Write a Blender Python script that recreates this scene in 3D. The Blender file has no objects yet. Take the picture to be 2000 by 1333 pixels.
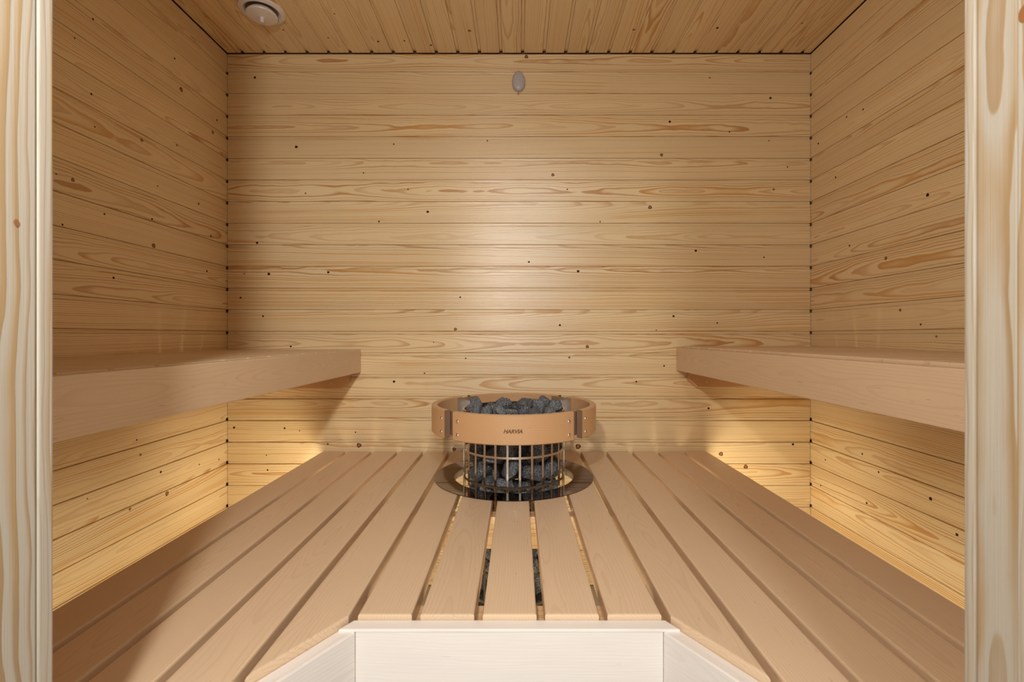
import bpy, bmesh, math, random
from mathutils import Vector, Matrix, noise

random.seed(7)
scene = bpy.context.scene
COL = scene.collection

# ---------------------------------------------------------------- camera
CAM_Z = 1.0
cam_data = bpy.data.cameras.new('camera')
cam_data.sensor_width = 36.0
cam_data.lens = 950.0 / 2000.0 * 36.0
cam_data.shift_x = -0.006
cam_data.shift_y = -9.5 / 2000.0
cam_data.clip_start = 0.02
cam_data.dof.use_dof = True
cam_data.dof.focus_distance = 1.5
cam_data.dof.aperture_fstop = 9.0
cam = bpy.data.objects.new('camera', cam_data)
cam.location = (0, 0, CAM_Z)
cam.rotation_euler = (math.radians(90), 0, 0)
COL.objects.link(cam)
scene.camera = cam

# ---------------------------------------------------------------- world, lights, exposure
world = bpy.data.worlds.new('world')
scene.world = world
world.use_nodes = True
world.node_tree.nodes['Background'].inputs[0].default_value = (1.0, 0.91, 0.80, 1)
world.node_tree.nodes['Background'].inputs[1].default_value = 0.9


def area_light(name, loc, rot, sx, sy, power, color, shape='RECTANGLE'):
    d = bpy.data.lights.new(name, 'AREA')
    d.shape = shape
    d.size = sx
    d.size_y = sy
    d.energy = power
    d.color = color
    o = bpy.data.objects.new(name, d)
    o.location = loc
    o.rotation_euler = rot
    COL.objects.link(o)
    return o


def aimed(loc, target):
    return (Vector(target) - Vector(loc)).to_track_quat('-Z', 'Y').to_euler()


# ceiling lamp of the washroom in front of the open door
LAMP = (0.20, -1.25, 2.12)
area_light('washroom_lamp', LAMP, aimed(LAMP, (0.0, 1.5, 0.65)), 0.32, 0.32, 9.4, (0.87, 0.95, 1.0), 'DISK').data.spread = math.radians(130)
# the photographer's small lamp, left of and above the camera
FLASH = (-0.19, -0.15, 1.53)
area_light('photo_lamp', FLASH, aimed(FLASH, (0.0, 2.0, 0.8)), 0.07, 0.07, 12.0, (1.0, 0.93, 0.84), 'DISK')
# warm strips hidden under the lower bench
WARM = (1.0, 0.84, 0.57)
for sx in (-1, 1):
    area_light('bench_strip_light', (-0.014 + sx * 0.70, 1.20, 0.35), (0, sx * math.radians(-72), 0),
               0.10, 1.40, 1.5, WARM).data.spread = math.radians(132)
    area_light('bench_strip_light', (-0.014 + sx * 0.68, 1.62, 0.29), aimed((sx * 0.68, 1.62, 0.29), (sx * 0.86, 1.95, 0.62)),
               0.25, 0.04, 0.9, WARM).data.spread = math.radians(120)
    area_light('bench_strip_light', (-0.014 + sx * 0.42, 1.38, 0.30), (math.radians(92), 0, 0),
               0.36, 0.05, 1.6, WARM)
area_light('bench_strip_light', (-0.014, 0.86, 0.42), (math.radians(75), 0, 0),
           0.5, 0.03, 1.6, WARM)

scene.view_settings.view_transform = 'Standard'
scene.view_settings.look = 'None'
scene.view_settings.gamma = 1.0
scene.view_settings.use_curve_mapping = False
scene.view_settings.exposure = 0.0
scene.cycles.max_bounces = 12
scene.cycles.diffuse_bounces = 8
scene.cycles.glossy_bounces = 6

# ---------------------------------------------------------------- helpers
def srgb(r, g, b):
    def f(c):
        c /= 255.0
        return c / 12.92 if c <= 0.04045 else ((c + 0.055) / 1.055) ** 2.4
    return (f(r), f(g), f(b), 1.0)


def mesh_obj(name, bm, mats, parent=None, smooth=False, recalc=True):
    if recalc:
        bmesh.ops.recalc_face_normals(bm, faces=bm.faces)
    me = bpy.data.meshes.new(name)
    bm.to_mesh(me)
    bm.free()
    if not isinstance(mats, (list, tuple)):
        mats = [mats]
    for m in mats:
        me.materials.append(m)
    if smooth:
        me.shade_smooth()
        try:
            me.set_sharp_from_angle(angle=math.radians(35))
        except Exception:
            pass
    o = bpy.data.objects.new(name, me)
    COL.objects.link(o)
    if parent is not None:
        o.parent = parent
    return o


def empty(name, loc=(0, 0, 0), label=None, cat=None, group=None, kind=None):
    o = bpy.data.objects.new(name, None)
    o.location = loc
    o.empty_display_size = 0.05
    COL.objects.link(o)
    tag(o, label, cat, group, kind)
    return o


def tag(o, label=None, cat=None, group=None, kind=None):
    if label: o['label'] = label
    if cat: o['category'] = cat
    if group: o['group'] = group
    if kind: o['kind'] = kind


def add_box(bm, lo, hi, bev=0.0, seg=1, mat=0):
    vs = [bm.verts.new((x, y, z)) for z in (lo[2], hi[2]) for y in (lo[1], hi[1]) for x in (lo[0], hi[0])]
    idx = [(0, 2, 3, 1), (4, 5, 7, 6), (0, 1, 5, 4), (2, 6, 7, 3), (0, 4, 6, 2), (1, 3, 7, 5)]
    fs = [bm.faces.new([vs[i] for i in f]) for f in idx]
    for f in fs:
        f.material_index = mat
    if bev > 0:
        es = set(e for f in fs for e in f.edges)
        bmesh.ops.bevel(bm, geom=list(es), offset=bev, segments=seg, affect='EDGES', profile=0.6)


def box_obj(name, lo, hi, mat, parent=None, bev=0.0, seg=1):
    bm = bmesh.new()
    add_box(bm, lo, hi, bev, seg)
    return mesh_obj(name, bm, mat, parent)


def add_prism(bm, pts, z0, z1, bev=0.0, seg=2, sides='top'):
    """vertical prism over the outline pts; bev rounds the top rim"""
    lower = [bm.verts.new((p[0], p[1], z0)) for p in pts]
    upper = [bm.verts.new((p[0], p[1], z1)) for p in pts]
    n = len(pts)
    top = bm.faces.new(upper)
    bm.faces.new(lower[::-1])
    for i in range(n):
        j = (i + 1) % n
        bm.faces.new((lower[i], lower[j], upper[j], upper[i]))
    if bev > 0:
        es = list(top.edges)
        bmesh.ops.bevel(bm, geom=es, offset=bev, segments=seg, affect='EDGES', profile=0.55)


def add_lathe(bm, prof, n=48, c=(0, 0, 0), a0=0.0, a1=None, axis='Z'):
    """revolve the (r, z) outline; closed profile when the arc is partial"""
    full = a1 is None
    a1 = a0 + 2 * math.pi if full else a1
    rings = []
    steps = n if full else n + 1
    for i in range(steps):
        a = a0 + (a1 - a0) * i / n
        rings.append([bm.verts.new((c[0] + r * math.sin(a), c[1] - r * math.cos(a), c[2] + z)) for r, z in prof])
    m = len(prof)
    for i in range(n):
        p, q = rings[i], rings[(i + 1) % steps]
        for k in range(m if not full or prof[0] == prof[-1] else m - 1):
            k2 = (k + 1) % m
            vs = [p[k], q[k], q[k2], p[k2]]
            try:
                bm.faces.new(vs)
            except ValueError:
                pass
    if not full:
        bm.faces.new(rings[0])
        bm.faces.new(rings[-1][::-1])


# ---------------------------------------------------------------- materials
class NT:
    """small helper that writes shader nodes"""
    def __init__(self, name):
        self.mat = bpy.data.materials.new(name)
        self.mat.use_nodes = True
        self.t = self.mat.node_tree
        self.bsdf = self.t.nodes['Principled BSDF']
        self.out = self.t.nodes['Material Output']

    def _in(self, sock, v):
        if isinstance(v, bpy.types.NodeSocket):
            self.t.links.new(v, sock)
        else:
            sock.default_value = v

    def node(self, typ, **kw):
        n = self.t.nodes.new(typ)
        for k, v in kw.items():
            setattr(n, k, v)
        return n

    def math(self, op, a, b=0.0, c=None, clamp=False):
        n = self.node('ShaderNodeMath', operation=op, use_clamp=clamp)
        self._in(n.inputs[0], a)
        self._in(n.inputs[1], b)
        if c is not None:
            self._in(n.inputs[2], c)
        return n.outputs[0]

    def step(self, v, lo, hi):
        n = self.node('ShaderNodeMapRange', interpolation_type='SMOOTHSTEP')
        self._in(n.inputs[0], v)
        n.inputs[1].default_value = lo
        n.inputs[2].default_value = hi
        return n.outputs[0]

    def coords(self):
        return self.node('ShaderNodeTexCoord').outputs['Object']

    def sep(self, v):
        n = self.node('ShaderNodeSeparateXYZ')
        self._in(n.inputs[0], v)
        return n.outputs

    def comb(self, x, y, z):
        n = self.node('ShaderNodeCombineXYZ')
        for i, v in enumerate((x, y, z)):
            self._in(n.inputs[i], v)
        return n.outputs[0]

    def noise(self, vec, scale=1.0, detail=2.0, rough=0.5, out=0):
        n = self.node('ShaderNodeTexNoise')
        self._in(n.inputs['Vector'], vec)
        n.inputs['Scale'].default_value = scale
        n.inputs['Detail'].default_value = detail
        n.inputs['Roughness'].default_value = rough
        return n.outputs[out]

    def attr(self, name):
        return self.node('ShaderNodeAttribute', attribute_type='OBJECT', attribute_name=name).outputs['Fac']

    def mix(self, fac, a, b, mode='MIX'):
        n = self.node('ShaderNodeMix', data_type='RGBA', blend_type=mode)
        self._in(n.inputs[0], fac)
        self._in(n.inputs[6], a)
        self._in(n.inputs[7], b)
        return n.outputs[2]

    def bump(self, h, strength, dist):
        n = self.node('ShaderNodeBump')
        n.inputs['Strength'].default_value = strength
        n.inputs['Distance'].default_value = dist
        self._in(n.inputs['Height'], h)
        self.t.links.new(n.outputs[0], self.bsdf.inputs['Normal'])

    def set(self, **kw):
        for k, v in kw.items():
            self._in(self.bsdf.inputs[k.replace('_', ' ')], v)


def spruce(name, light, dark, amber, ring=0.0050, rough=0.31, contrast=0.98, spec=0.6):
    """flat sawn softwood: x runs along the board, y across it; seed / figure / centre are object properties"""
    m = NT(name)
    x, y, z = m.sep(m.coords())
    seed = m.attr('seed')
    fig = m.attr('figure')
    cen = m.attr('centre')
    xs = m.math('ADD', x, m.math('MULTIPLY', seed, 3.7))
    low = m.noise(m.comb(m.math('MULTIPLY', xs, 1.7), m.math('MULTIPLY', y, 5.0), seed), 1.0, 1.0)
    low2 = m.noise(m.comb(m.math('MULTIPLY', xs, 4.2), m.math('MULTIPLY', y, 14.0), m.math('ADD', seed, 31.0)), 1.0, 2.0)
    fine = m.noise(m.comb(m.math('MULTIPLY', xs, 22.0), m.math('MULTIPLY', y, 60.0), seed), 1.0, 1.0)
    u = m.math('SUBTRACT', y, cen)
    u = m.math('ADD', u, m.math('MULTIPLY', m.math('SUBTRACT', low2, 0.5), 0.012))
    d = m.math('ADD', m.attr('depth'), m.math('MULTIPLY', m.math('SUBTRACT', low, 0.5), 0.030))
    d = m.math('ADD', d, m.math('MULTIPLY', x, m.attr('slope')))
    d = m.math('ADD', d, m.math('MULTIPLY', m.math('SUBTRACT', low2, 0.5), 0.012))
    d = m.math('ADD', d, m.math('MULTIPLY', z, 1.0))
    r = m.math('SQRT', m.math('ADD', m.math('MULTIPLY', u, u), m.math('MULTIPLY', d, d)))
    r = m.math('ADD', r, m.math('MULTIPLY', m.math('SUBTRACT', fine, 0.5), 0.0014))
    t = m.math('DIVIDE', r, ring)
    f = m.math('FRACT', t)
    idx = m.math('FLOOR', t)
    wn = m.node('ShaderNodeTexWhiteNoise', noise_dimensions='2D')
    m.t.links.new(m.comb(idx, seed, 0.0), wn.inputs['Vector'])
    rnd = wn.outputs['Value']
    late = m.math('MULTIPLY', m.step(f, 0.45, 0.9), m.math('SUBTRACT', 1.0, m.step(f, 0.93, 1.0)))
    amt = m.math('ADD', 0.25, m.math('MULTIPLY', rnd, 0.75))
    patch = m.noise(m.comb(m.math('MULTIPLY', xs, 2.2), m.math('MULTIPLY', y, 16.0), m.math('ADD', seed, 77.0)), 1.0, 1.0)
    amt = m.math('MULTIPLY', amt, m.math('ADD', 0.35, m.math('MULTIPLY', patch, 1.3)))
    amt = m.math('MULTIPLY', amt, m.math('MULTIPLY', m.math('ADD', 0.45, m.math('MULTIPLY', fig, 1.1)), contrast))
    col = m.mix(m.math('MULTIPLY', late, amt, clamp=True), light, dark)
    # amber resin bands that follow the rings
    band = m.math('MULTIPLY', m.step(rnd, 0.74, 0.80), m.step(f, 0.15, 0.6))
    band = m.math('MULTIPLY', band, m.math('SUBTRACT', 1.0, m.step(f, 0.94, 1.0)))
    where = m.noise(m.comb(m.math('MULTIPLY', xs, 3.0), m.math('MULTIPLY', y, 9.0), m.math('ADD', seed, 13.0)), 1.0, 1.0)
    band = m.math('MULTIPLY', band, m.step(m.math('ADD', where, m.math('MULTIPLY', fig, 0.12)), 0.50, 0.62))
    col = m.mix(m.math('MULTIPLY', band, 0.68 * contrast, clamp=True), col, amber)
    # fine fibre
    fib = m.noise(m.comb(m.math('MULTIPLY', xs, 7.0), m.math('MULTIPLY', y, 900.0), m.math('MULTIPLY', z, 900.0)), 1.0, 2.0)
    v = m.math('ADD', 0.95, m.math('MULTIPLY', m.math('SUBTRACT', fib, 0.5), 0.16))
    cloud = m.noise(m.comb(m.math('MULTIPLY', xs, 2.0), m.math('MULTIPLY', y, 12.0), m.math('ADD', seed, 5.0)), 1.0, 1.0)
    v = m.math('ADD', v, m.math('MULTIPLY', m.math('SUBTRACT', cloud, 0.5), 0.14))
    v = m.math('MULTIPLY', v, m.math('ADD', 1.0, m.attr('tone')))
    vc = m.comb(v, v, v)
    col = m.mix(1.0, col, vc, 'MULTIPLY')
    tn = m.node('ShaderNodeVectorTransform', vector_type='VECTOR', convert_from='OBJECT', convert_to='WORLD')
    tn.inputs[0].default_value = (0, 1, 0)
    m.set(Base_Color=col, Roughness=rough, Specular_IOR_Level=spec, Anisotropic=0.65, Tangent=tn.outputs[0])
    m.bump(m.math('ADD', m.math('MULTIPLY', late, 0.5), fib), 0.35, 0.0006)
    return m.mat


def alder(name, base, dark, rough=0.38):
    """fine pale hardwood of the benches: x along the board"""
    m = NT(name)
    x, y, z = m.sep(m.coords())
    seed = m.attr('seed')
    cen = m.attr('centre')
    xs = m.math('ADD', x, m.math('MULTIPLY', seed, 2.3))
    low = m.noise(m.comb(m.math('MULTIPLY', xs, 2.0), m.math('MULTIPLY', y, 6.0), seed), 1.0, 1.0)
    low2 = m.noise(m.comb(m.math('MULTIPLY', xs, 5.0), m.math('MULTIPLY', y, 18.0), m.math('ADD', seed, 9.0)), 1.0, 2.0)
    u = m.math('ADD', m.math('SUBTRACT', y, cen), m.math('MULTIPLY', m.math('SUBTRACT', low2, 0.5), 0.02))
    d = m.math('ADD', m.math('ADD', 0.03, z), m.math('MULTIPLY', m.math('SUBTRACT', low, 0.5), 0.09))
    r = m.math('SQRT', m.math('ADD', m.math('MULTIPLY', u, u), m.math('MULTIPLY', d, d)))
    f = m.math('FRACT', m.math('DIVIDE', r, 0.0052))
    line = m.math('MULTIPLY', m.step(f, 0.55, 0.95), m.math('SUBTRACT', 1.0, m.step(f, 0.95, 1.0)))
    col = m.mix(m.math('MULTIPLY', line, m.math('MULTIPLY', low2, 0.34)), base, dark)
    # short dark pores and flecks
    n = m.noise(m.comb(m.math('MULTIPLY', xs, 26.0), m.math('MULTIPLY', y, 420.0), m.math('MULTIPLY', z, 420.0)), 1.0, 1.0)
    area = m.noise(m.comb(m.math('MULTIPLY', xs, 3.0), m.math('MULTIPLY', y, 14.0), m.math('ADD', seed, 50.0)), 1.0, 1.0)
    fleck = m.math('MULTIPLY', m.step(n, 0.70, 0.78), m.step(area, 0.46, 0.60))
    col = m.mix(m.math('MULTIPLY', fleck, 0.6), col, srgb(120, 80, 52))
    fib = m.noise(m.comb(m.math('MULTIPLY', xs, 9.0), m.math('MULTIPLY', y, 700.0), m.math('MULTIPLY', z, 700.0)), 1.0, 2.0)
    v = m.math('ADD', 0.97, m.math('MULTIPLY', m.math('SUBTRACT', fib, 0.5), 0.16))
    v = m.math('ADD', v, m.math('MULTIPLY', m.math('SUBTRACT', low2, 0.5), 0.10))
    v = m.math('MULTIPLY', v, m.math('ADD', 1.0, m.attr('tone')))
    col = m.mix(1.0, col, m.comb(v, v, v), 'MULTIPLY')
    m.set(Base_Color=col, Roughness=rough, Specular_IOR_Level=0.6)
    m.bump(fib, 0.2, 0.0004)
    return m.mat


def plain(name, col, rough=0.5, metal=0.0, spec=0.5):
    m = NT(name)
    v = m.noise(m.coords(), 60.0, 3.0)
    k = m.math('ADD', 0.94, m.math('MULTIPLY', v, 0.12))
    m.set(Base_Color=m.mix(1.0, col, m.comb(k, k, k), 'MULTIPLY'), Roughness=rough, Metallic=metal, Specular_IOR_Level=spec)
    return m.mat


def stone_mat():
    m = NT('heater_stone_rock')
    co = m.coords()
    a = m.noise(co, 330.0, 3.0, 0.75)
    b = m.noise(co, 620.0, 2.0, 0.6)
    big = m.noise(co, 25.0, 2.0)
    col = m.mix(m.step(a, 0.40, 0.66), srgb(24, 26, 30), srgb(138, 143, 151))
    col = m.mix(m.step(b, 0.60, 0.70), col, srgb(196, 198, 200))
    col = m.mix(m.step(big, 0.66, 0.82), col, srgb(112, 92, 70))
    info = m.node('ShaderNodeObjectInfo').outputs['Random']
    k = m.math('ADD', 0.75, m.math('MULTIPLY', info, 0.5))
    m.set(Base_Color=m.mix(1.0, col, m.comb(k, k, k), 'MULTIPLY'), Roughness=0.75)
    h = m.math('ADD', m.math('MULTIPLY', a, 0.4), m.math('MULTIPLY', m.noise(co, 60.0, 4.0), 1.0))
    m.bump(h, 0.6, 0.004)
    return m.mat


M_PANEL = spruce('spruce_panel', srgb(233, 210, 166), srgb(194, 148, 98), srgb(212, 164, 96))
M_FRAME = spruce('pine_frame', srgb(190, 183, 169), srgb(168, 142, 108), srgb(178, 150, 110), ring=0.0062, rough=0.5, contrast=0.9, spec=0.35)
M_KNOT = plain('dark_knot', srgb(58, 30, 16), 0.85, 0.0, 0.15)
M_KNOT2 = plain('brown_knot', srgb(150, 100, 58), 0.55)
M_ALDER = alder('alder_board', srgb(221, 194, 162), srgb(182, 142, 108))
M_RAIL = alder('heat_treated_rail', srgb(204, 162, 118), srgb(150, 98, 58), 0.34)
M_BIRCH = alder('pale_birch_board', srgb(238, 232, 226), srgb(216, 196, 172))
M_PLY = plain('laminated_edge', srgb(120, 92, 72), 0.7)
M_STEEL = plain('polished_steel', (0.62, 0.60, 0.58, 1), 0.12, 1.0)
M_BRACKET = plain('satin_steel', (0.80, 0.78, 0.75, 1), 0.30, 1.0)
M_BOLT = plain('chrome_bolt', (0.85, 0.85, 0.85, 1), 0.08, 1.0)
M_COLLAR = plain('smoked_mirror_steel', (0.21, 0.165, 0.135, 1), 0.035, 1.0)
M_TUBE = plain('dark_heating_tube', srgb(30, 28, 28), 0.6)
M_WHITE = plain('white_enamel', srgb(222, 216, 214), 0.35)
M_GREY = plain('grey_plastic', srgb(178, 176, 182), 0.4)
M_DARK = plain('raw_backing_wood', srgb(120, 88, 56), 0.9)
M_BRASS = plain('copper_probe', (0.7, 0.4, 0.22, 1), 0.3, 1.0)
M_BRAND = plain('burnt_lettering', srgb(112, 78, 54), 0.7)
M_FLOOR = plain('grey_floor_tile', srgb(150, 146, 140), 0.5)
M_STUD = spruce('framing_spruce', srgb(214, 184, 140), srgb(180, 130, 82), srgb(190, 136, 78), rough=0.7)
M_STONE = stone_mat()

# ---------------------------------------------------------------- room measures
XL, XR, YB, YF = -1.1645, 1.171, 1.947, 0.46
ZC = 2.133
PITCH = 0.0867
GROOVE = 0.0125
TH = 0.014
BASIS = {
    'back': Matrix(((1, 0, 0), (0, 0, -1), (0, 1, 0))),
    'left': Matrix(((0, 0, 1), (1, 0, 0), (0, 1, 0))),
    'right': Matrix(((0, 0, -1), (-1, 0, 0), (0, 1, 0))),
    'ceiling': Matrix(((0, 1, 0), (1, 0, 0), (0, 0, -1))),
    'front': Matrix(((-1, 0, 0), (0, 0, 1), (0, 1, 0))),
}
KNOTS_BACK = [(-1.054, 2.036, 0.0051, 0), (0.033, 2.119, 0.0072, 1), (0.767, 2.035, 0.0031, 0), (1.010, 1.965, 0.0051, 0), (0.607, 1.859, 0.0051, 0),
    (-0.888, 1.758, 0.0061, 0), (-0.498, 1.769, 0.0031, 0), (-0.123, 1.789, 0.0031, 0), (0.846, 1.818, 0.0031, 0), (1.004, 1.789, 0.0025, 0), (1.078,
    1.678, 0.0031, 0), (0.574, 1.726, 0.0061, 1), (1.023, 1.588, 0.0041, 1), (0.139, 1.646, 0.0061, 1), (-0.619, 1.654, 0.0031, 0), (0.197, 1.588,
    0.0031, 0), (-0.441, 1.588, 0.0031, 0), (-0.851, 1.572, 0.0031, 0), (-0.557, 1.459, 0.0037, 0), (-0.362, 1.498, 0.0053, 0), (0.528, 1.516, 0.0074,
    1), (0.328, 1.458, 0.0031, 0), (-1.045, 1.373, 0.0051, 0), (-1.096, 1.250, 0.0025, 0), (-0.998, 1.249, 0.0057, 0), (-0.760, 1.256, 0.0053, 0),
    (0.043, 1.297, 0.0041, 0), (0.240, 1.271, 0.0055, 0), (0.711, 1.342, 0.0051, 0), (0.984, 1.316, 0.0031, 0), (-1.111, 1.154, 0.0041, 0), (-0.232,
    1.156, 0.0037, 0), (-1.021, 1.080, 0.0041, 0), (0.167, 1.044, 0.0045, 0), (-0.251, 1.016, 0.0059, 1), (0.622, 1.080, 0.0047, 0), (0.797, 1.053,
    0.0031, 0), (-0.338, 0.975, 0.0025, 0), (0.277, 0.958, 0.0064, 1), (0.553, 1.023, 0.0025, 0), (-0.910, 0.959, 0.0041, 0), (-0.497, 0.818, 0.0053,
    0), (-0.375, 0.848, 0.0031, 0), (0.205, 0.924, 0.0041, 1), (0.584, 0.881, 0.0037, 0), (0.473, 0.818, 0.0037, 0), (-0.210, 0.911, 0.0031, 0),
    (-1.137, 0.634, 0.0047, 0), (-0.935, 0.631, 0.0041, 0), (-0.875, 0.621, 0.0025, 0), (-0.651, 0.615, 0.0031, 0), (-0.637, 0.577, 0.0092, 1),
    (-0.762, 0.572, 0.0041, 1), (-0.256, 0.547, 0.0072, 1), (0.240, 0.558, 0.0102, 1), (0.812, 0.528, 0.0082, 1), (0.911, 0.477, 0.0082, 1), (1.100,
    0.578, 0.0051, 0), (0.762, 0.711, 0.0047, 0), (-1.008, 0.523, 0.0025, 0), (-1.003, 0.464, 0.0037, 0)]
KNOTS_LEFT = [(1.332, 1.869, 0.0031, 0), (1.277, 1.791, 0.0024, 0), (1.649, 1.942, 0.0038, 0), (1.681, 1.853, 0.0078, 1), (1.327, 1.661, 0.0034, 0),
    (1.881, 1.836, 0.0044, 0), (1.855, 1.778, 0.0064, 1), (1.505, 1.607, 0.0052, 1), (1.660, 1.652, 0.0038, 1), (1.272, 1.409, 0.0050, 1), (1.226,
    1.409, 0.0023, 0), (1.571, 1.485, 0.0027, 0), (1.773, 1.483, 0.0041, 0), (1.338, 1.576, 0.0023, 0), (1.369, 1.344, 0.0032, 0), (1.547, 1.373,
    0.0036, 0), (1.554, 1.286, 0.0072, 1), (1.400, 1.168, 0.0041, 0), (1.844, 1.380, 0.0043, 0), (1.243, 1.283, 0.0029, 0), (1.485, 0.683, 0.0031, 0),
    (1.500, 0.634, 0.0040, 1), (1.585, 0.557, 0.0046, 0), (1.613, 0.481, 0.0075, 1), (1.459, 0.487, 0.0042, 1), (1.893, 0.520, 0.0033, 0), (1.776,
    0.531, 0.0031, 0), (1.315, 0.560, 0.0021, 0), (1.820, 1.243, 0.0042, 0)]
KNOTS_RIGHT = [(1.651, 1.770, 0.0038, 0), (1.734, 1.790, 0.0036, 0), (1.898, 1.752, 0.0044, 0), (1.794, 1.586, 0.0042, 0), (1.391, 1.404, 0.0055, 0),
    (1.549, 1.248, 0.0054, 1), (1.719, 1.320, 0.0036, 0), (1.491, 1.080, 0.0045, 1), (1.415, 1.034, 0.0033, 0), (1.655, 0.599, 0.0038, 0), (1.854,
    0.528, 0.0034, 0), (1.580, 0.558, 0.0037, 0), (1.381, 0.538, 0.0056, 0), (1.634, 0.439, 0.0042, 0), (1.882, 0.422, 0.0035, 0), (1.298, 0.470,
    0.0045, 0), (1.362, 0.999, 0.0032, 1)]
KNOTS_CEILING = [(-0.869, 1.799, 0.0036, 0), (-0.721, 1.846, 0.0033, 0), (-0.645, 1.708, 0.0030, 0), (-0.538, 1.869, 0.0047, 0), (-0.436, 1.865,
    0.0038, 0), (-0.333, 1.892, 0.0048, 0), (-0.180, 1.803, 0.0059, 1), (0.732, 1.787, 0.0054, 0), (0.427, 1.797, 0.0050, 1), (1.028, 1.760, 0.0033,
    1)]


def plank(parent, side, origin, length, width, knots=(), top_tongue=True, seed=None, fig=None, tongue_cut=(0, 0), figure=None):
    """one tongue-and-groove board: lip, rounded arrises and the recessed tongue strip"""
    W = width
    bm = bmesh.new()
    body = [(0.0, -TH), (0.0, -0.0016), (0.0006, -0.0005), (0.0018, 0.0), (W - 0.0018, 0.0), (W - 0.0006, -0.0005), (W, -0.0016), (W, -TH)]
    def extrude(prof, x0, x1):
        a = [bm.verts.new((x0, p[0], p[1])) for p in prof]
        b = [bm.verts.new((x1, p[0], p[1])) for p in prof]
        n = len(prof)
        bm.faces.new(a)
        bm.faces.new(b[::-1])
        for i in range(n):
            j = (i + 1) % n
            bm.faces.new((a[i], b[i], b[j], a[j]))
    extrude(body, 0.0, length)
    if top_tongue:
        T = GROOVE - 0.0010
        extrude([(W + 0.0009, -TH + 0.001), (W + 0.0009, -0.0042), (W + T, -0.0034), (W + T, -TH + 0.001)],
                tongue_cut[0], length - tongue_cut[1])
        extrude([(W - 0.001, -TH + 0.0005), (W - 0.001, -0.0078), (W + GROOVE - 0.0001, -0.0078), (W + GROOVE - 0.0001, -TH + 0.0005)], 0.0, length)
    bmesh.ops.recalc_face_normals(bm, faces=bm.faces)
    for kx, ky, kr, kt in knots:
        ky = min(max(ky, kr + 0.002), W - kr - 0.002)
        ang = random.uniform(0, 6.28)
        def disc(r, el, dz, mi):
            vs = []
            for i in range(10):
                a = ang + i * math.tau / 10
                w = 1.0 + 0.12 * math.sin(3 * a + kx * 50)
                vs.append(bm.verts.new((kx + r * el * w * math.cos(a), ky + r * w * math.sin(a), dz)))
            f = bm.faces.new(vs)
            f.material_index = mi
        if kt == 1:
            disc(kr, 1.05, 0.00012, 1)
            disc(kr * 0.72, 1.0, 0.00020, 2)
        else:
            disc(kr * 0.9, 1.1, 0.00014, 1)
    o = mesh_obj('plank', bm, [M_PANEL, M_KNOT, M_KNOT2], parent, recalc=False)
    o.matrix_basis = Matrix.Translation(origin) @ BASIS[side].to_4x4()
    o['seed'] = seed if seed is not None else random.uniform(0, 60)
    o['figure'] = figure if figure is not None else random.choice((0.15, 0.25, 0.35, 0.45, 0.6, 0.8))
    o['centre'] = random.choice((random.uniform(0.0, 0.03), W / 2 + random.uniform(-.012, .012), random.uniform(0.05, 0.09), random.uniform(0.09, 0.16)))
    o['tone'] = random.uniform(-0.035, 0.035)
    flip = random.random() < 0.5
    sl = random.uniform(0.008, 0.030)
    o['slope'] = -sl if flip else sl
    o['depth'] = 0.018 + (sl * length if flip else 0.0)
    return o


def structure(name, lo, hi, mat):
    o = box_obj(name, lo, hi, mat)
    o['kind'] = 'structure'
    return o


# backing of every wall, then the boards nailed to it
B = 0.05
wall_back = structure('wall_back', (XL - 0.2, YB + TH + 0.002, -0.02), (XR + 0.2, YB + TH + B, ZC + 0.1), M_DARK)
wall_left = structure('wall_left', (XL - TH - B, YF - 0.1, -0.02), (XL - TH - 0.002, YB + 0.05, ZC + 0.1), M_DARK)
wall_right = structure('wall_right', (XR + TH + 0.002, YF - 0.1, -0.02), (XR + TH + B, YB + 0.05, ZC + 0.1), M_DARK)
ceiling = structure('ceiling', (XL - 0.2, YF - 0.1, ZC + TH + 0.004), (XR + 0.2, YB + 0.05, ZC + TH + B), M_DARK)
floor = structure('floor', (XL - 0.1, -0.6, -0.05), (XR + 0.1, YB + 0.05, 0.0), M_FLOOR)

# joint rows: top of the groove k is Z0 - k * PITCH
Z0 = 1.0 + (657 - 139.6) / 488.0
rows = []
z_hi = ZC - 0.003
k = 0
while True:
    z_groove_top = Z0 - k * PITCH          # lower arris of the board above
    rows.append((z_groove_top, z_hi))
    z_hi = z_groove_top - GROOVE
    k += 1
    if z_hi < 0.06:
        break
rows.append((0.003, z_hi))

FIG = {6: 1.15, 5: 0.7, 9: 0.7, 10: 0.8, 12: 0.6, 16: 0.5}
for side, par, x_of, y_of, length, kn in (
        ('back', wall_back, XL + 0.0015, YB, XR - XL - 0.003, KNOTS_BACK),
        ('left', wall_left, XL, YF, YB - YF + 0.006, KNOTS_LEFT),
        ('right', wall_right, XR, YB + 0.006, YB - YF + 0.006, KNOTS_RIGHT)):
    for i, (z0, z1) in enumerate(rows):
        ks = []
        for a, z, r, t in kn:
            if z0 - GROOVE / 2 <= z < z1 + GROOVE / 2:
                if side == 'back':
                    lx = a - x_of
                elif side == 'left':
                    lx = a - y_of
                else:
                    lx = y_of - a
                ks.append((lx, z - z0, r, t))
        cut = (0.0, 0.0)
        if side == 'back':
            cut = (0.0, 0.0)
        elif side == 'left':
            cut = (0.0, 0.010)
        else:
            cut = (0.010, 0.0)
        plank(par, side, (x_of, y_of, z0), length, z1 - z0, ks, top_tongue=(i > 0), tongue_cut=cut,
              figure=FIG.get(i) if side == 'back' else None)

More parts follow.
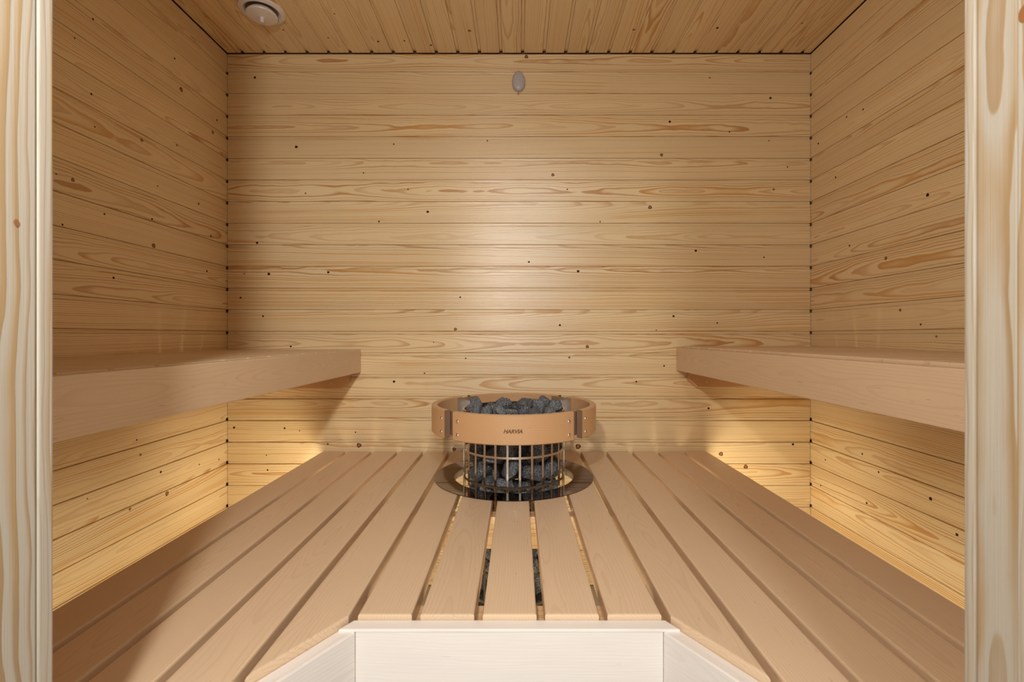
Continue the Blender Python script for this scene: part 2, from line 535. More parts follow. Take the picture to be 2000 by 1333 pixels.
# ceiling boards run front to back
xg = 0.0115 - 14 * 0.0860
edges_x = []
while xg < XR:
    edges_x.append(xg)
    xg += 0.0860
starts = [XL + 0.002] + [e + GROOVE for e in edges_x if e > XL]
ends = [e for e in edges_x if e > XL] + [XR - 0.002]
for a, b in zip(starts, ends):
    if b - a < 0.012:
        continue
    ks = [(y - YF, x - a, r, t) for x, y, r, t in KNOTS_CEILING if a - 0.004 <= x < b + 0.004]
    plank(ceiling, 'ceiling', (a, YF, ZC), YB - YF - 0.003, b - a, ks, top_tongue=(b < XR - 0.01), tongue_cut=(0.0, 0.018))

# front wall with the doorway
DL, DR, DTOP = -0.4395, 0.4215, 1.92
FW = 0.09
wall_front = structure('wall_front', (XL - 0.06, YF - FW, 0.0), (DL - 0.045, YF - TH - 0.001, ZC + 0.1), M_DARK)
box_obj('panel', (DR + 0.045, YF - FW, 0.0), (XR + 0.06, YF - TH - 0.001, ZC + 0.1), M_DARK, wall_front)
box_obj('panel', (DL - 0.045, YF - FW, DTOP + 0.045), (DR + 0.045, YF - TH - 0.001, ZC + 0.1), M_DARK, wall_front)
for i, (z0, z1) in enumerate(rows):
    segs = [(XL + 0.002, DL - 0.045), (DR + 0.045, XR - 0.002)] if z0 < DTOP + 0.045 else [(XL + 0.002, XR - 0.002)]
    for a, b in segs:
        plank(wall_front, 'front', (b, YF, z0), b - a, z1 - z0, (), top_tongue=(i > 0))

# door lining: jambs and head with a rebate, seen close up and out of focus
def lining(name, lo, hi, axis, seed, centre, fig, parent):
    bm = bmesh.new()
    add_box(bm, lo, hi, 0.0018, 2)
    # board axis x = vertical: build in place, texture frame turned by the object
    R = Matrix(((0, 0, 1), (0, 1, 0), (-1, 0, 0))) if axis == 'Z' else Matrix.Identity(3)
    R4 = R.to_4x4()
    bm.transform(R4)
    o = mesh_obj(name, bm, [M_FRAME], parent)
    o.matrix_basis = R4.inverted()
    o['seed'] = seed; o['centre'] = centre; o['figure'] = fig; o['tone'] = 0.0; o['slope'] = 0.008
    o['depth'] = (0.022 + (hi[0] if hi[0] < 0 else lo[0])) if axis == 'Z' else 0.03 - lo[2]
    return o

door = empty('door_1', (0, 0, 0), kind='structure')
# left jamb: inner strip, shadow groove, main board, stop bead
lining('jamb_strip', (DL - 0.030, YF - 0.0145, 0.0), (DL, YF, DTOP), 'Z', 3.1, 0.30, 0.2, door)
lining('jamb_board', (DL - 0.045, YF - 0.140, 0.0), (DL - 0.0004, YF - 0.0158, DTOP), 'Z', 11.7, 0.405, 1.4, door)
lining('jamb_strip', (DR, YF - 0.0110, 0.0), (DR + 0.030, YF, DTOP), 'Z', 5.4, 0.30, 0.2, door)
lining('jamb_board', (DR + 0.0004, YF - 0.0490, 0.0), (DR + 0.045, YF - 0.0120, DTOP), 'Z', 19.2, 0.43, 0.9, door)
lining('jamb_stop', (DR - 0.0015, YF - 0.140, 0.0), (DR + 0.045, YF - 0.0500, DTOP), 'Z', 23.9, 0.38, 0.6, door)
lining('door_head', (DL - 0.045, YF - 0.140, DTOP), (DR + 0.045, YF, DTOP + 0.045), 'X', 8.2, 0.4, 0.5, door)
# knots on the lining
def knot_disc(parent, c, r, el):
    bm = bmesh.new()
    vs = []
    n = 16
    for i in range(n):
        a = i * math.tau / n
        vs.append(bm.verts.new((0, r * math.cos(a), r * el * math.sin(a))))
    f = bm.faces.new(vs)
    g = bmesh.ops.inset_region(bm, faces=[f], thickness=r * 0.35)
    f.material_index = 1
    o = mesh_obj('knot', bm, [M_KNOT, M_KNOT2], parent)
    o.location = c
    return o

knot_disc(door, (DL + 0.0002, 0.4260, 1.0994), 0.0024, 1.3)
knot_disc(door, (DR - 0.0019, 0.4030, 1.268), 0.0052, 1.4)

# ---------------------------------------------------------------- lower bench
CX = -0.014
HZ = 1 - 0.459            # top of the slats
SW, SP, ST = 0.0887, 0.1028, 0.028
HC = (CX, 1.608)          # heater centre
HOLE = 0.202
Y_BACK, Y_FRONT = 1.937, 0.8015
ang = math.radians(31.5)
U = (math.sin(ang), -math.cos(ang))      # direction of the right angled rail, towards the door
NRM = (math.cos(ang), math.sin(ang))
A_R = (0.246, 0.776)                     # front corner of the rails, from the centre line
OFF = 0.0265


def edge_y(x):
    """front end of the slats at distance x from the centre line (positive)"""
    px, py = A_R[0] + OFF * NRM[0], A_R[1] + OFF * NRM[1]
    y = py + (x - px) * U[1] / U[0]
    return max(min(Y_FRONT, y), YF + 0.004)


def slat_obj(parent, pts, z1=HZ, swap=False, i=0):
    bm = bmesh.new()
    add_prism(bm, pts, z1 - ST, z1, 0.0032, 2)
    cx = sum(p[0] for p in pts) / len(pts)
    cy = sum(p[1] for p in pts) / len(pts)
    if swap:    # the board runs along Y: turn the texture frame with the object
        R4 = Matrix.Rotation(math.radians(90), 4, 'Z')
    else:
        R4 = Matrix.Identity(4)
    T = Matrix.Translation((cx, cy, z1)) @ R4
    bm.transform(T.inverted())
    o = mesh_obj('slat', bm, [M_ALDER], parent)
    o.matrix_basis = T
    o['seed'] = random.uniform(0, 60)
    o['centre'] = random.choice((0.0, random.uniform(-0.05, 0.05), 0.09, -0.1))
    o['tone'] = random.uniform(-0.05, 0.05)
    o['figure'] = 0.5
    return o


bench = empty('sauna_bench', (0, 0, 0), 'low wide bench of pale alder slats around the heater, with an angled front edge', 'bench')
for k in range(-7, 8):
    a = CX + k * SP - SW / 2
    b = a + SW
    ra, rb = a - CX, b - CX
    def ye(r):
        return edge_y(abs(r))
    corner = A_R[0] + OFF * NRM[0]
    # front outline, with the corner where straight and angled rails meet
    front = [(a, ye(ra))]
    xk = None
    yk0 = A_R[1] + OFF * NRM[1]
    # x at which the angled line reaches Y_FRONT, and where it reaches the front wall
    xs_break = [A_R[0] + OFF * NRM[0] + (Y_FRONT - yk0) * U[0] / U[1],
                A_R[0] + OFF * NRM[0] + (YF + 0.004 - yk0) * U[0] / U[1]]
    brk = sorted([s * x for x in xs_break for s in (-1, 1)])
    for x in brk:
        if ra + 1e-4 < x < rb - 1e-4:
            front.append((CX + x, ye(x)))
    front.append((b, ye(rb)))
    inside = lambda r: abs(r) < HOLE - 1e-4
    def arc(x0, x1, sgn, n=10):
        return [(CX + x, HC[1] + sgn * math.sqrt(max(HOLE ** 2 - x * x, 0))) for x in [x0 + (x1 - x0) * i / n for i in range(n + 1)]]
    if inside(ra) and inside(rb):
        slat_obj(bench, front + arc(rb, ra, -1), swap=True)
        slat_obj(bench, arc(ra, rb, 1) + [(b, Y_BACK), (a, Y_BACK)], swap=True)
    elif inside(ra) or inside(rb):
        if inside(ra):
            side = arc(ra, HOLE, -1) + arc(HOLE, ra, 1)[1:]
            slat_obj(bench, front + [(b, Y_BACK), (a, Y_BACK)] + side[::-1], swap=True)
        else:
            side = arc(rb, -HOLE, -1) + arc(-HOLE, rb, 1)[1:]
            slat_obj(bench, front + side + [(b, Y_BACK), (a, Y_BACK)], swap=True)
    else:
        slat_obj(bench, front + [(b, Y_BACK), (a, Y_BACK)], swap=True)


def wood_part(name, bm, T, parent, mat=M_ALDER, centre=0.0, tone=0.0, seed=None):
    bm.transform(T.inverted())
    o = mesh_obj(name, bm, [mat], parent)
    o.matrix_basis = T
    o['seed'] = seed if seed is not None else random.uniform(0, 60)
    o['centre'] = centre
    o['tone'] = tone
    o['figure'] = 0.4
    o['depth'] = 0.02
    o['slope'] = 0.02
    return o


CAPZ = 1 - 0.4675
# front board and its cap
bm = bmesh.new()
add_box(bm, (CX - 0.246, A_R[1], CAPZ - 0.092), (CX + 0.246, A_R[1] + 0.0255, CAPZ - 0.0035), 0.001, 1)
TF = Matrix.Translation((CX, A_R[1], CAPZ - 0.045)) @ Matrix.Rotation(math.radians(90), 4, 'X')
wood_part('front_board', bm, TF, bench, mat=M_BIRCH, centre=0.13, seed=4.4)
bm = bmesh.new()
add_prism(bm, [(CX - 0.272, A_R[1] - 0.001), (CX + 0.272, A_R[1] - 0.001), (CX + 0.256, Y_FRONT - 0.0008), (CX - 0.256, Y_FRONT - 0.0008)],
          CAPZ - 0.0045, CAPZ, 0.0018, 2)
wood_part('front_cap', bm, Matrix.Translation((CX, A_R[1], CAPZ)), bench, mat=M_BIRCH, centre=0.1)
# angled boards
for s in (-1, 1):
    L = (A_R[1] - YF - 0.003) / abs(U[1])
    p0 = Vector((CX + s * A_R[0] * 1.001, A_R[1], 0))
    u = Vector((s * U[0], U[1], 0))
    n = Vector((s * NRM[0], NRM[1], 0))
    bm = bmesh.new()
    p1 = p0 + u * L
    # cut the far end along the front wall
    q1 = p0 + n * 0.0255
    q2 = q1 + u * ((q1.y - YF - 0.003) / abs(U[1]))
    pts = [p0, p1, q2, q1]
    if s < 0:
        pts = pts[::-1]
    add_prism(bm, [(p.x, p.y) for p in pts], CAPZ - 0.092, CAPZ - 0.0047, 0.0022, 2)
    X = u; Z = -n; Y = Z.cross(X)
    T = Matrix.Translation(p0 + Vector((0, 0, CAPZ - 0.045))) @ Matrix((X, Y, Z)).transposed().to_4x4()
    wood_part('angled_board', bm, T, bench, mat=M_BIRCH, centre=0.02, tone=-0.03)
# joists under the slats
for (x0, x1, y0, y1, h) in ((-0.76, 0.74, 1.309, 1.352, 0.086), (-0.275, 0.247, 0.804, 0.879, 0.045), (-0.76, 0.74, 1.885, 1.925, 0.035)):
    bm = bmesh.new()
    add_box(bm, (x0, y0, HZ - ST - h), (x1, y1, HZ - ST - 0.0002), 0.001, 1)
    T = Matrix.Translation(((x0 + x1) / 2, y0, HZ - ST - h / 2)) @ Matrix.Rotation(math.radians(90), 4, 'X')
    wood_part('joist', bm, T, bench, mat=M_STUD, centre=0.03)
for (x, y) in ((-0.745, 1.33), (0.725, 1.33), (-0.745, 1.905), (0.725, 1.905), (-0.25, 0.84), (0.222, 0.84)):
    bm = bmesh.new()
    top = HZ - ST - (0.086 if y == 1.33 else 0.045 if y == 0.84 else 0.035)
    add_box(bm, (x - 0.02, y - 0.02, 0.0), (x + 0.02, y + 0.02, top), 0.001, 1)
    wood_part('leg', bm, Matrix.Translation((x, y, 0)) @ Matrix.Rotation(math.radians(-90), 4, 'Y'), bench, mat=M_STUD)

# ---------------------------------------------------------------- upper benches
def upper_bench(side, h_slat, label):
    s = -1 if side == 'left' else 1
    wall = (XL if s < 0 else XR)
    face = -0.6290 if s < 0 else 0.6330
    root = empty('sauna_bench', (0, 0, 0), label, 'bench')
    zt = 1 - h_slat
    xin = face + s * 0.0275
    xo = wall - s * 0.004
    y = 1.184 - 0.0995 * 7 - 0.0054 - 0.0887
    y = 1.184 + 0.0053
    ys = []
    while y + 0.0889 < YB: 
        ys.append(y); y += 0.0995
    ys.append(y)
    y = 1.184 + 0.0053 - 0.0995
    while y > YF:
        ys.append(y); y -= 0.0995
    ys.append(y)
    for y in sorted(ys):
        y0, y1 = max(y, YF + 0.004), min(y + 0.0889, YB - 0.003)
        if y1 - y0 < 0.01: continue
        pts = [(min(xin, xo), y0), (max(xin, xo), y0), (max(xin, xo), y1), (min(xin, xo), y1)]
        slat_obj(root, pts, zt, swap=False)
    # fascia on edge
    bm = bmesh.new()
    zf = zt - (0.0018 if s < 0 else 0.0068)
    hf = 0.0905
    add_box(bm, (min(face, face + s * 0.0265), YF + 0.003, zf - hf), (max(face, face + s * 0.0265), YB - 0.0015, zf), 0.0022, 2)
    # x along Y, y up, z out of the visible face
    X = Vector((0, 1 if s < 0 else -1, 0)); Yv = Vector((0, 0, 1)); Zv = X.cross(Yv)
    T = Matrix.Translation((face, 1.2, zf - hf / 2)) @ Matrix((X, Yv, Zv)).transposed().to_4x4()
    wood_part('fascia_board', bm, T, root, centre=0.0, tone=-0.02, seed=7.7 if s < 0 else 2.2)
    # cleats on the back and front walls carry the slats
    xc = -0.670 if s < 0 else 0.674
    for back in (True, False):
        zb = 1 - (0.2057 if s < 0 else 0.1985)
        z1 = zt - ST - 0.0002
        pts = [(xc, z1), (xo, z1), (xo, zb), (xc + s * 0.026, zb), (xc, zb + 0.024)]
        bm = bmesh.new()
        ya, yb_ = (YB - 0.035, YB - 0.0005) if back else (YF + 0.0005, YF + 0.035)
        va = [bm.verts.new((p[0], ya, p[1])) for p in pts]
        vb = [bm.verts.new((p[0], yb_, p[1])) for p in pts]
        bm.faces.new(va); bm.faces.new(vb[::-1])
        for i in range(len(pts)):
            j = (i + 1) % len(pts)
            bm.faces.new((va[i], vb[i], vb[j], va[j]))
        T = Matrix.Translation((xc + s * 0.2, ya, (z1 + zb) / 2)) @ Matrix.Rotation(math.radians(90), 4, 'X')
        cl = wood_part('cleat', bm, T, root, mat=M_RAIL, tone=0.03)
        if back:
            bm = bmesh.new()
            add_lathe(bm, [(0.0, 0.0012), (0.0022, 0.0012), (0.0024, 0.0016), (0.0038, 0.0013), (0.0044, 0.0)], 16)
            o = mesh_obj('screw', bm, M_BOLT, cl, smooth=True)
            sx = (647.7 - 1012) / 950 * 1.912 if s < 0 else (1379.5 - 1012) / 950 * 1.912
            sz = 1 - (749 - 657) / 950 * 1.912 if s < 0 else 1 - (746 - 657) / 950 * 1.912
            W = Matrix.Translation((sx, ya - 0.0001, sz)) @ Matrix.Rotation(math.radians(90), 4, 'X')
            o.matrix_basis = T.inverted() @ W
    return root

upper_bench('left', 0.0525, 'raised alder bench with a deep smooth fascia along the left wall')
upper_bench('right', 0.0400, 'raised alder bench with a deep smooth fascia along the right wall')

# ---------------------------------------------------------------- heater
heater = empty('sauna_heater', (HC[0], HC[1], 0.0), 'round steel cage sauna heater full of stones with a wooden guard ring', 'heater')
R_CAGE = 0.165
Z_BOT, Z_RIM = 0.195, 0.763
# electrical base on feet
bm = bmesh.new()
add_lathe(bm, [(0.0, 0.03), (0.135, 0.03), (0.14, 0.035), (0.14, 0.185), (0.135, 0.19), (0.0, 0.19)], 48)
mesh_obj('base', bm, M_TUBE, heater, smooth=True)
for i in range(3):
    a = i * math.tau / 3 + 0.5
    bm = bmesh.new()
    add_lathe(bm, [(0.0, 0.0), (0.018, 0.0), (0.016, 0.03), (0.0, 0.03)], 16, (0.1 * math.sin(a), 0.1 * math.cos(a), 0))
    mesh_obj('foot', bm, M_TUBE, heater)
bm = bmesh.new()
add_lathe(bm, [(0.0, Z_BOT - 0.004), (R_CAGE, Z_BOT - 0.004), (R_CAGE, Z_BOT + 0.004), (0.0, Z_BOT + 0.004)], 56)
mesh_obj('stone_tray', bm, M_STEEL, heater)
# bars
bar0 = None
for i in range(28):
    a = (i + 0.5) * math.tau / 28 + math.radians(0.3)
    if bar0 is None:
        bm = bmesh.new()
        add_box(bm, (-0.0034, -0.0012, Z_BOT), (0.0034, 0.0012, Z_RIM), 0.0004, 1)
        bar0 = mesh_obj('cage_bar', bm, M_STEEL, heater)
        o = bar0
    else:
        o = bar0.copy()
        COL.objects.link(o)
        o.parent = heater
    o.location = (R_CAGE * math.sin(a), -R_CAGE * math.cos(a), 0)
    o.rotation_euler = (0, 0, a)
for j in range(6):
    z = 0.7256 - 0.0886 * j
    bm = bmesh.new()
    ri, ro = R_CAGE - 0.0016, R_CAGE + 0.0013
    pr = [(ri, z - 0.0033), (ro, z - 0.0033), (ro, z + 0.0033), (ri, z + 0.0033), (ri, z - 0.0033)]
    add_lathe(bm, pr, 84)
    mesh_obj('cage_hoop', bm, M_STEEL, heater, smooth=True)
bm = bmesh.new()
z = Z_RIM
pr = [(R_CAGE - 0.002, z - 0.016), (R_CAGE + 0.0016, z - 0.016), (R_CAGE + 0.0016, z), (R_CAGE - 0.002, z), (R_CAGE - 0.002, z - 0.016)]
add_lathe(bm, pr, 84)
mesh_obj('cage_rim', bm, M_STEEL, heater, smooth=True)
# wooden guard: four curved segments
ZG0, ZG1, RG, TG = 0.6976, 0.7813, 0.268, 0.0195
def bolt(parent, theta, z, r, inward=False):
    bm = bmesh.new()
    add_lathe(bm, [(0.0, 0.0042), (0.0026, 0.0040), (0.0046, 0.0028), (0.0058, 0.0010), (0.0060, 0.0)], 20)
    o = mesh_obj('bolt', bm, M_BOLT, parent, smooth=True)
    nv = Vector((math.sin(theta), -math.cos(theta), 0)) * (-1 if inward else 1)
    rot = nv.to_track_quat('Z', 'Y').to_matrix().to_4x4()
    pos = Vector((r * math.sin(theta), -r * math.cos(theta), z))
    o.matrix_basis = parent.matrix_basis.inverted() @ Matrix.Translation(pos) @ rot
    return o

for q in range(4):
    mid = q * math.pi / 2
    half = math.radians(40.7)
    c = 0.0025
    pr = [(RG - TG + c, ZG0), (RG - c, ZG0), (RG, ZG0 + c), (RG, ZG1 - c), (RG - c, ZG1), (RG - TG + c, ZG1), (RG - TG, ZG1 - c), (RG - TG, ZG0 + c)]
    bm = bmesh.new()
    # build bent, but keep a straight-board texture frame through generous grain scale
    add_lathe(bm, pr, 30, (0, 0, 0), -half, half)
    zc = (ZG0 + ZG1) / 2
    X = Vector((1, 0, 0)); Yv = Vector((0, 0, 1)); Zv = X.cross(Yv)
    T0 = Matrix.Translation((0, -RG, zc)) @ Matrix((X, Yv, Zv)).transposed().to_4x4()
    bm.transform(T0.inverted())
    # end faces show the laminated core
    bm.faces.ensure_lookup_table()
    seg = mesh_obj('guard_rail', bm, [M_RAIL, M_PLY], heater, smooth=True)
    for p in seg.data.polygons:
        if len(p.vertices) == 8:
            p.material_index = 1
    seg.matrix_basis = Matrix.Rotation(mid, 4, 'Z') @ T0
    seg['seed'] = 3.0 + q * 7.3
    seg['centre'] = 0.09 if q % 2 == 0 else -0.06
    seg['tone'] = 0.0
    for da in (-36.6, 36.6):
        for bz in (0.7555, 0.7165):
            bolt(seg, mid + math.radians(da), bz, RG - 0.0004)
            bolt(seg, mid + math.radians(da), bz, RG - TG + 0.0004, inward=True)
    if q == 0:
        cu = bpy.data.curves.new('lettering', 'FONT')
        cu.body = 'HARVIA'
        cu.size = 0.0150
        cu.shear = 0.28
        cu.offset = 0.0006
        cu.space_character = 1.0
        cu.align_x = 'CENTER'
        cu.extrude = 0.0
        tmp = bpy.data.objects.new('lettering', cu)
        COL.objects.link(tmp)
        dg = bpy.context.evaluated_depsgraph_get()
        me = bpy.data.meshes.new_from_object(tmp.evaluated_get(dg))
        bpy.data.objects.remove(tmp)
        xs = [v.co.x for v in me.vertices]; ysv = [v.co.y for v in me.vertices]
        w = max(xs) - min(xs); hgt = max(ysv) - min(ysv)
        x0 = (max(xs) + min(xs)) / 2; y0 = (max(ysv) + min(ysv)) / 2
        for v in me.vertices:
            lx = (v.co.x - x0) * 0.0530 / w
            ly = (v.co.y - y0) * 0.0112 / hgt
            a = lx / RG
            rr = RG + 0.0003
            wpos = Vector((rr * math.sin(a), -rr * math.cos(a), 0.7370 + ly))
            v.co = seg.matrix_basis.inverted() @ wpos
        me.materials.clear()
        me.materials.append(M_BRAND)
        lt = bpy.data.objects.new('lettering', me)
        COL.objects.link(lt)
        lt.parent = seg
        lt['label'] = 'small burnt dark brown lettering HARVIA'

# polished straps join the segments across the gaps and touch the cage
for q in range(4):
    a = math.radians(45) + q * math.pi / 2
    bm = bmesh.new()
    # corner plate behind the joint, bent round an upright fold
    rc = RG - TG - 0.0022
    pts = []
    for da in (-10.5, -4.2, -3.2, 3.2, 4.2, 10.5):
        rr = rc if abs(da) > 4.5 else rc - 0.001
        pts.append((rr * math.sin(a + math.radians(da)), -rr * math.cos(a + math.radians(da))))
    inner = [(x * 0.991, y * 0.991) for x, y in pts]
    out = pts + inner[::-1]
    add_prism(bm, out, ZG0 + 0.008, ZG1 - 0.004)
    # radial web to the cage
    w0, w1 = R_CAGE + 0.001, rc - 0.002
    px, py = math.cos(a) * 0.0012, math.sin(a) * 0.0012
    web = [(w0 * math.sin(a) - px, -w0 * math.cos(a) - py), (w1 * math.sin(a) - px, -w1 * math.cos(a) - py),
           (w1 * math.sin(a) + px, -w1 * math.cos(a) + py), (w0 * math.sin(a) + px, -w0 * math.cos(a) + py)]
    add_prism(bm, web, ZG0 + 0.008, ZG1 - 0.016)
    mesh_obj('guard_bracket', bm, M_BRACKET, heater)
# smoked mirror collar lying on the slats around the cage
bm = bmesh.new()
pr = [(0.1954, HZ + 0.0002), (0.2600, HZ + 0.0002), (0.2604, HZ + 0.0010), (0.2596, HZ + 0.0020), (0.1958, HZ + 0.0020), (0.1954, HZ + 0.0012)]
pr = pr + [pr[0]]
add_lathe(bm, pr, 128)
collar = mesh_obj('heater_collar', bm, M_COLLAR, None, smooth=True)
collar.location = (HC[0], HC[1], 0)
tag(collar, 'flat dark mirror-polished steel ring lying on the slats around the heater', 'collar')

# ---------------------------------------------------------------- heater stones
def rock_mesh(i, sx, sy, sz):
    rnd = random.Random(100 + i)
    bm = bmesh.new()
    for _ in range(18):
        v = Vector((rnd.gauss(0, 1), rnd.gauss(0, 1), rnd.gauss(0, 1))).normalized()
        v *= rnd.uniform(0.86, 1.06)
        bm.verts.new((v.x * sx, v.y * sy, v.z * sz))
    bmesh.ops.convex_hull(bm, input=bm.verts)
    bmesh.ops.delete(bm, geom=[v for v in bm.verts if not v.link_faces], context='VERTS')
    bm.verts.index_update()
    proxy = ([v.co * 1.03 for v in bm.verts], [[v.index for v in f.verts] for f in bm.faces])
    bmesh.ops.dissolve_limit(bm, angle_limit=math.radians(14), verts=bm.verts, edges=bm.edges)
    bmesh.ops.bevel(bm, geom=list(bm.edges), offset=0.0030, segments=2, affect='EDGES', profile=0.5, clamp_overlap=True)
    bmesh.ops.triangulate(bm, faces=bm.faces)
    bmesh.ops.subdivide_edges(bm, edges=[e for e in bm.edges if e.calc_length() > 0.012], cuts=1)
    for v in bm.verts:
        v.co += v.co.normalized() * (noise.noise(v.co * 55 + Vector((i * 9, 0, 0))) * 0.0022)
    bmesh.ops.recalc_face_normals(bm, faces=bm.faces)
    me = bpy.data.meshes.new('heater_stone')
    bm.to_mesh(me)
    bm.free()
    me.materials.append(M_STONE)
    me.shade_smooth()
    try:
        me.set_sharp_from_angle(angle=math.radians(28))
    except Exception:
        pass
    return me, proxy

ROCKS = [rock_mesh(i, *dims) for i, dims in enumerate(((0.046, 0.030, 0.034), (0.036, 0.030, 0.044), (0.040, 0.026, 0.030),
                                                     (0.033, 0.030, 0.036), (0.050, 0.030, 0.028), (0.038, 0.032, 0.040)))]
from mathutils.bvhtree import BVHTree
rr_ = random.Random(11)
placed = []      # (centre x, y, z, reach, tree)


def settle(tries, size=1.0):
    """drop a few candidates down the cage and keep the one that comes to rest lowest"""
    best = None
    for t in range(tries):
        k_ = rr_.randrange(len(ROCKS))
        sc = rr_.uniform(0.98, 1.25) * size
        rot = Matrix.Rotation(rr_.uniform(0, math.tau), 3, 'Z') @ Matrix.Rotation(rr_.uniform(-1.2, 1.2), 3, 'X') @ Matrix.Rotation(rr_.uniform(0, math.tau), 3, 'Z')
        vs = [rot @ v * sc for v in ROCKS[k_][1][0]]
        polys = ROCKS[k_][1][1]
        a = rr_.uniform(0, math.tau)
        r = R_CAGE if rr_.random() < 0.72 else rr_.uniform(0.0, 0.09)
        reach = max(v.length for v in vs)
        for _ in range(12):
            far = max(math.hypot(v.x + r * math.sin(a), v.y - r * math.cos(a)) for v in vs)
            if far <= R_CAGE - 0.0035:
                break
            r -= max(far - (R_CAGE - 0.0040), 0.0005)
        if r < -0.01:
            continue
        x, y = r * math.sin(a), -r * math.cos(a)
        low = min(v.z for v in vs)
        near = [p for p in placed if math.hypot(p[0] - x, p[1] - y) < p[3] + reach]
        z = max([p[2] for p in near] + [Z_BOT + 0.0045 - low])
        z = max(z + 0.03, Z_BOT + 0.005 - low)
        ok = None
        tree = None
        while True:
            tr = BVHTree.FromPolygons([(v.x + x, v.y + y, v.z + z) for v in vs], polys)
            hit = z < Z_BOT + 0.0045 - low or any(abs(p[2] - z) < p[3] + reach and p[4].overlap(tr) for p in near)
            if hit:
                if ok is not None:
                    break
                z += 0.012
                if z > 1.0:
                    break
            else:
                ok, tree = z, tr
                z -= 0.003
        if ok is not None and ok + max(v.z for v in vs) > 0.796:
            continue
        if ok is not None and (best is None or ok < best[0]):
            best = (ok, x, y, rot, sc, k_, reach, tree)
    return best


small = 0
stones = []
for n_ in range(190):
    got = settle(16 if not small else 24, 1.0 if not small else 0.78)
    if got is None or got[0] > (0.766 if not small else 0.776):
        if small > 14:
            break
        small += 1
        continue
    z, x, y, rot, sc, k_, reach, tree = got
    placed.append((x, y, z, reach, tree))
    o = bpy.data.objects.new('heater_stone', ROCKS[k_][0])
    o.matrix_basis = Matrix.Translation((HC[0] + x, HC[1] + y, z)) @ (rot @ Matrix.Scale(sc, 3)).to_4x4()
    COL.objects.link(o)
    stones.append((o, x, y, z, reach))

ORD = ['first', 'second', 'third', 'fourth', 'fifth', 'sixth', 'seventh', 'eighth', 'ninth', 'tenth', 'eleventh', 'twelfth', 'thirteenth', 'fourteenth']
sets = {}
for o, x, y, z, reach in stones:
    rad, az = math.hypot(x, y), math.degrees(math.atan2(x, -y))
    if z > 0.728:
        across = ('far left' if x < -0.085 else 'left' if x < -0.028 else 'middle' if x < 0.028 else 'right' if x < 0.085 else 'far right')
        deep = 'front' if y < -0.05 else 'back' if y > 0.05 else 'centre'
        key = ('rough grey stone topping the heater, %s of the heap, towards the %s' % (across, deep), 'stones heaped on top of the heater')
    elif z > HZ - 0.02 and rad > 0.085 and abs(az) < 80:
        n = min(max(int((az + 90) / 12.857), 0), 13)
        side = ORD[n] + ' gap from the left' if n < 7 else ORD[13 - n] + ' gap from the right'
        row = 'just under the wooden guard' if z > 0.66 else 'in the middle of the cage' if z > 0.59 else 'low at the steel collar'
        key = ('grey stone at the bars, %s, %s' % (side, row), 'stones behind the cage bars above the bench')
    elif z > HZ - 0.02:
        key = ('dark grey stone deep in the cage behind the front stones', 'stones behind the cage bars above the bench')
    else:
        key = ('rough dark grey stone behind the steel bars, seen below the slats', 'stones behind the cage bars below the bench')
    sets.setdefault(key, []).append((z, o))
for (lab, grp), members in sets.items():
    members.sort(key=lambda t: t[0])
    for n, (z, o) in enumerate(members):
        extra = ''
        if len(members) == 2:
            extra = ('lower ', 'higher ')[n]
        elif len(members) == 3:
            extra = ('lowest ', 'middle ', 'highest ')[n]
        tag(o, extra + lab, 'stone', grp)

# ---------------------------------------------------------------- ceiling valve
vent = empty('ceiling_vent', (-0.8890, 1.688, ZC), 'round white air valve with a centre disc on the wooden ceiling', 'vent')
bm = bmesh.new()
pr = [(0.052, -0.002), (0.0725, 0.0), (0.0742, -0.0025), (0.073, -0.006), (0.066, -0.010), (0.060, -0.0105), (0.056, -0.008), (0.052, 0.004)]
pr = pr + [pr[0]]
add_lathe(bm, pr, 64)
mesh_obj('valve_rim', bm, M_WHITE, vent, smooth=True)
bm = bmesh.new()
add_lathe(bm, [(0.0, 0.0005), (0.056, 0.0005), (0.056, -0.0012), (0.0, -0.0012)], 48)
mesh_obj('valve_throat', bm, plain('throat_grey', srgb(110, 100, 96), 0.7), vent)
bm = bmesh.new()
add_lathe(bm, [(0.0, -0.006), (0.040, -0.006), (0.048, -0.014), (0.0505, -0.020), (0.049, -0.0235), (0.040, -0.0255), (0.0, -0.0270)], 56)
disc_ = mesh_obj('valve_disc', bm, M_WHITE, vent, smooth=True)
bm = bmesh.new()
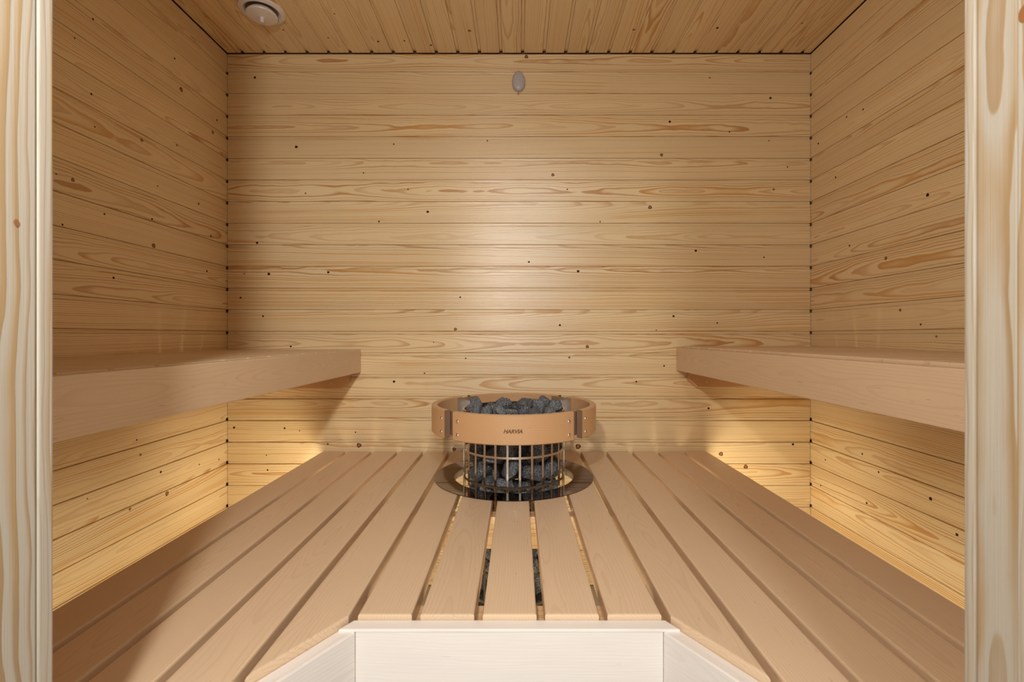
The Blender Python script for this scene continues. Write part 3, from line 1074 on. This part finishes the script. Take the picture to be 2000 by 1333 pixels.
add_lathe(bm, [(0.0055, -0.0265), (0.0075, -0.0270), (0.0070, -0.040), (0.0050, -0.044), (0.0, -0.0445)], 24)
mesh_obj('adjusting_stem', bm, M_WHITE, disc_, smooth=True)

# ---------------------------------------------------------------- wall sensor
SXp, SZp = (1013 - 1012) / 488.0, 1 + (657 - 161) / 488.0
sensor = empty('temperature_sensor', (SXp, YB, SZp), 'small oval grey sensor high in the middle of the back wall', 'sensor')
bm = bmesh.new()
n = 40
prof = [(1.0, 0.0), (1.0, 0.010), (0.95, 0.015), (0.82, 0.0185), (0.55, 0.0208), (0.25, 0.0216)]
rings = []
for k_, d_ in prof:
    ring_ = []
    for i in range(n):
        a = i * math.tau / n
        zz = 0.040 * math.sin(a)
        xx = 0.0262 * math.cos(a) * (1.0 - 0.10 * math.sin(a)) * (abs(math.cos(a)) ** -0.04 if abs(math.cos(a)) > 0.1 else 1.0)
        ring_.append(bm.verts.new((xx * k_, -d_, zz * k_)))
    rings.append(ring_)
for p, q in zip(rings, rings[1:]):
    for i in range(n):
        bm.faces.new((p[i], p[(i + 1) % n], q[(i + 1) % n], q[i]))
bm.faces.new(rings[-1][::-1])
bm.faces.new(rings[0])
body_ = mesh_obj('housing', bm, M_GREY, sensor, smooth=True)
bm = bmesh.new()
add_box(bm, (-0.0225, -0.0195, 0.0122), (0.0225, -0.0125, 0.0130))
mesh_obj('seam', bm, plain('seam_grey', srgb(140, 138, 144), 0.5), body_)
bm = bmesh.new()
add_lathe(bm, [(0.0, 0.0), (0.0022, 0.0), (0.0026, 0.0008), (0.0, 0.0009)], 16)
o = mesh_obj('screw', bm, M_TUBE, body_, smooth=True)
o.matrix_basis = Matrix.Translation((0, -0.0185, 0.0245)) @ Matrix.Rotation(math.radians(90), 4, 'X')
bm = bmesh.new()
add_lathe(bm, [(0.0, -0.053), (0.0016, -0.0525), (0.0018, -0.0385), (0.0, -0.0385)], 12, (-0.0022, -0.006, 0))
add_box(bm, (0.0010, -0.008, -0.048), (0.0026, -0.004, -0.0385))
mesh_obj('probe', bm, M_BRASS, sensor, smooth=True)
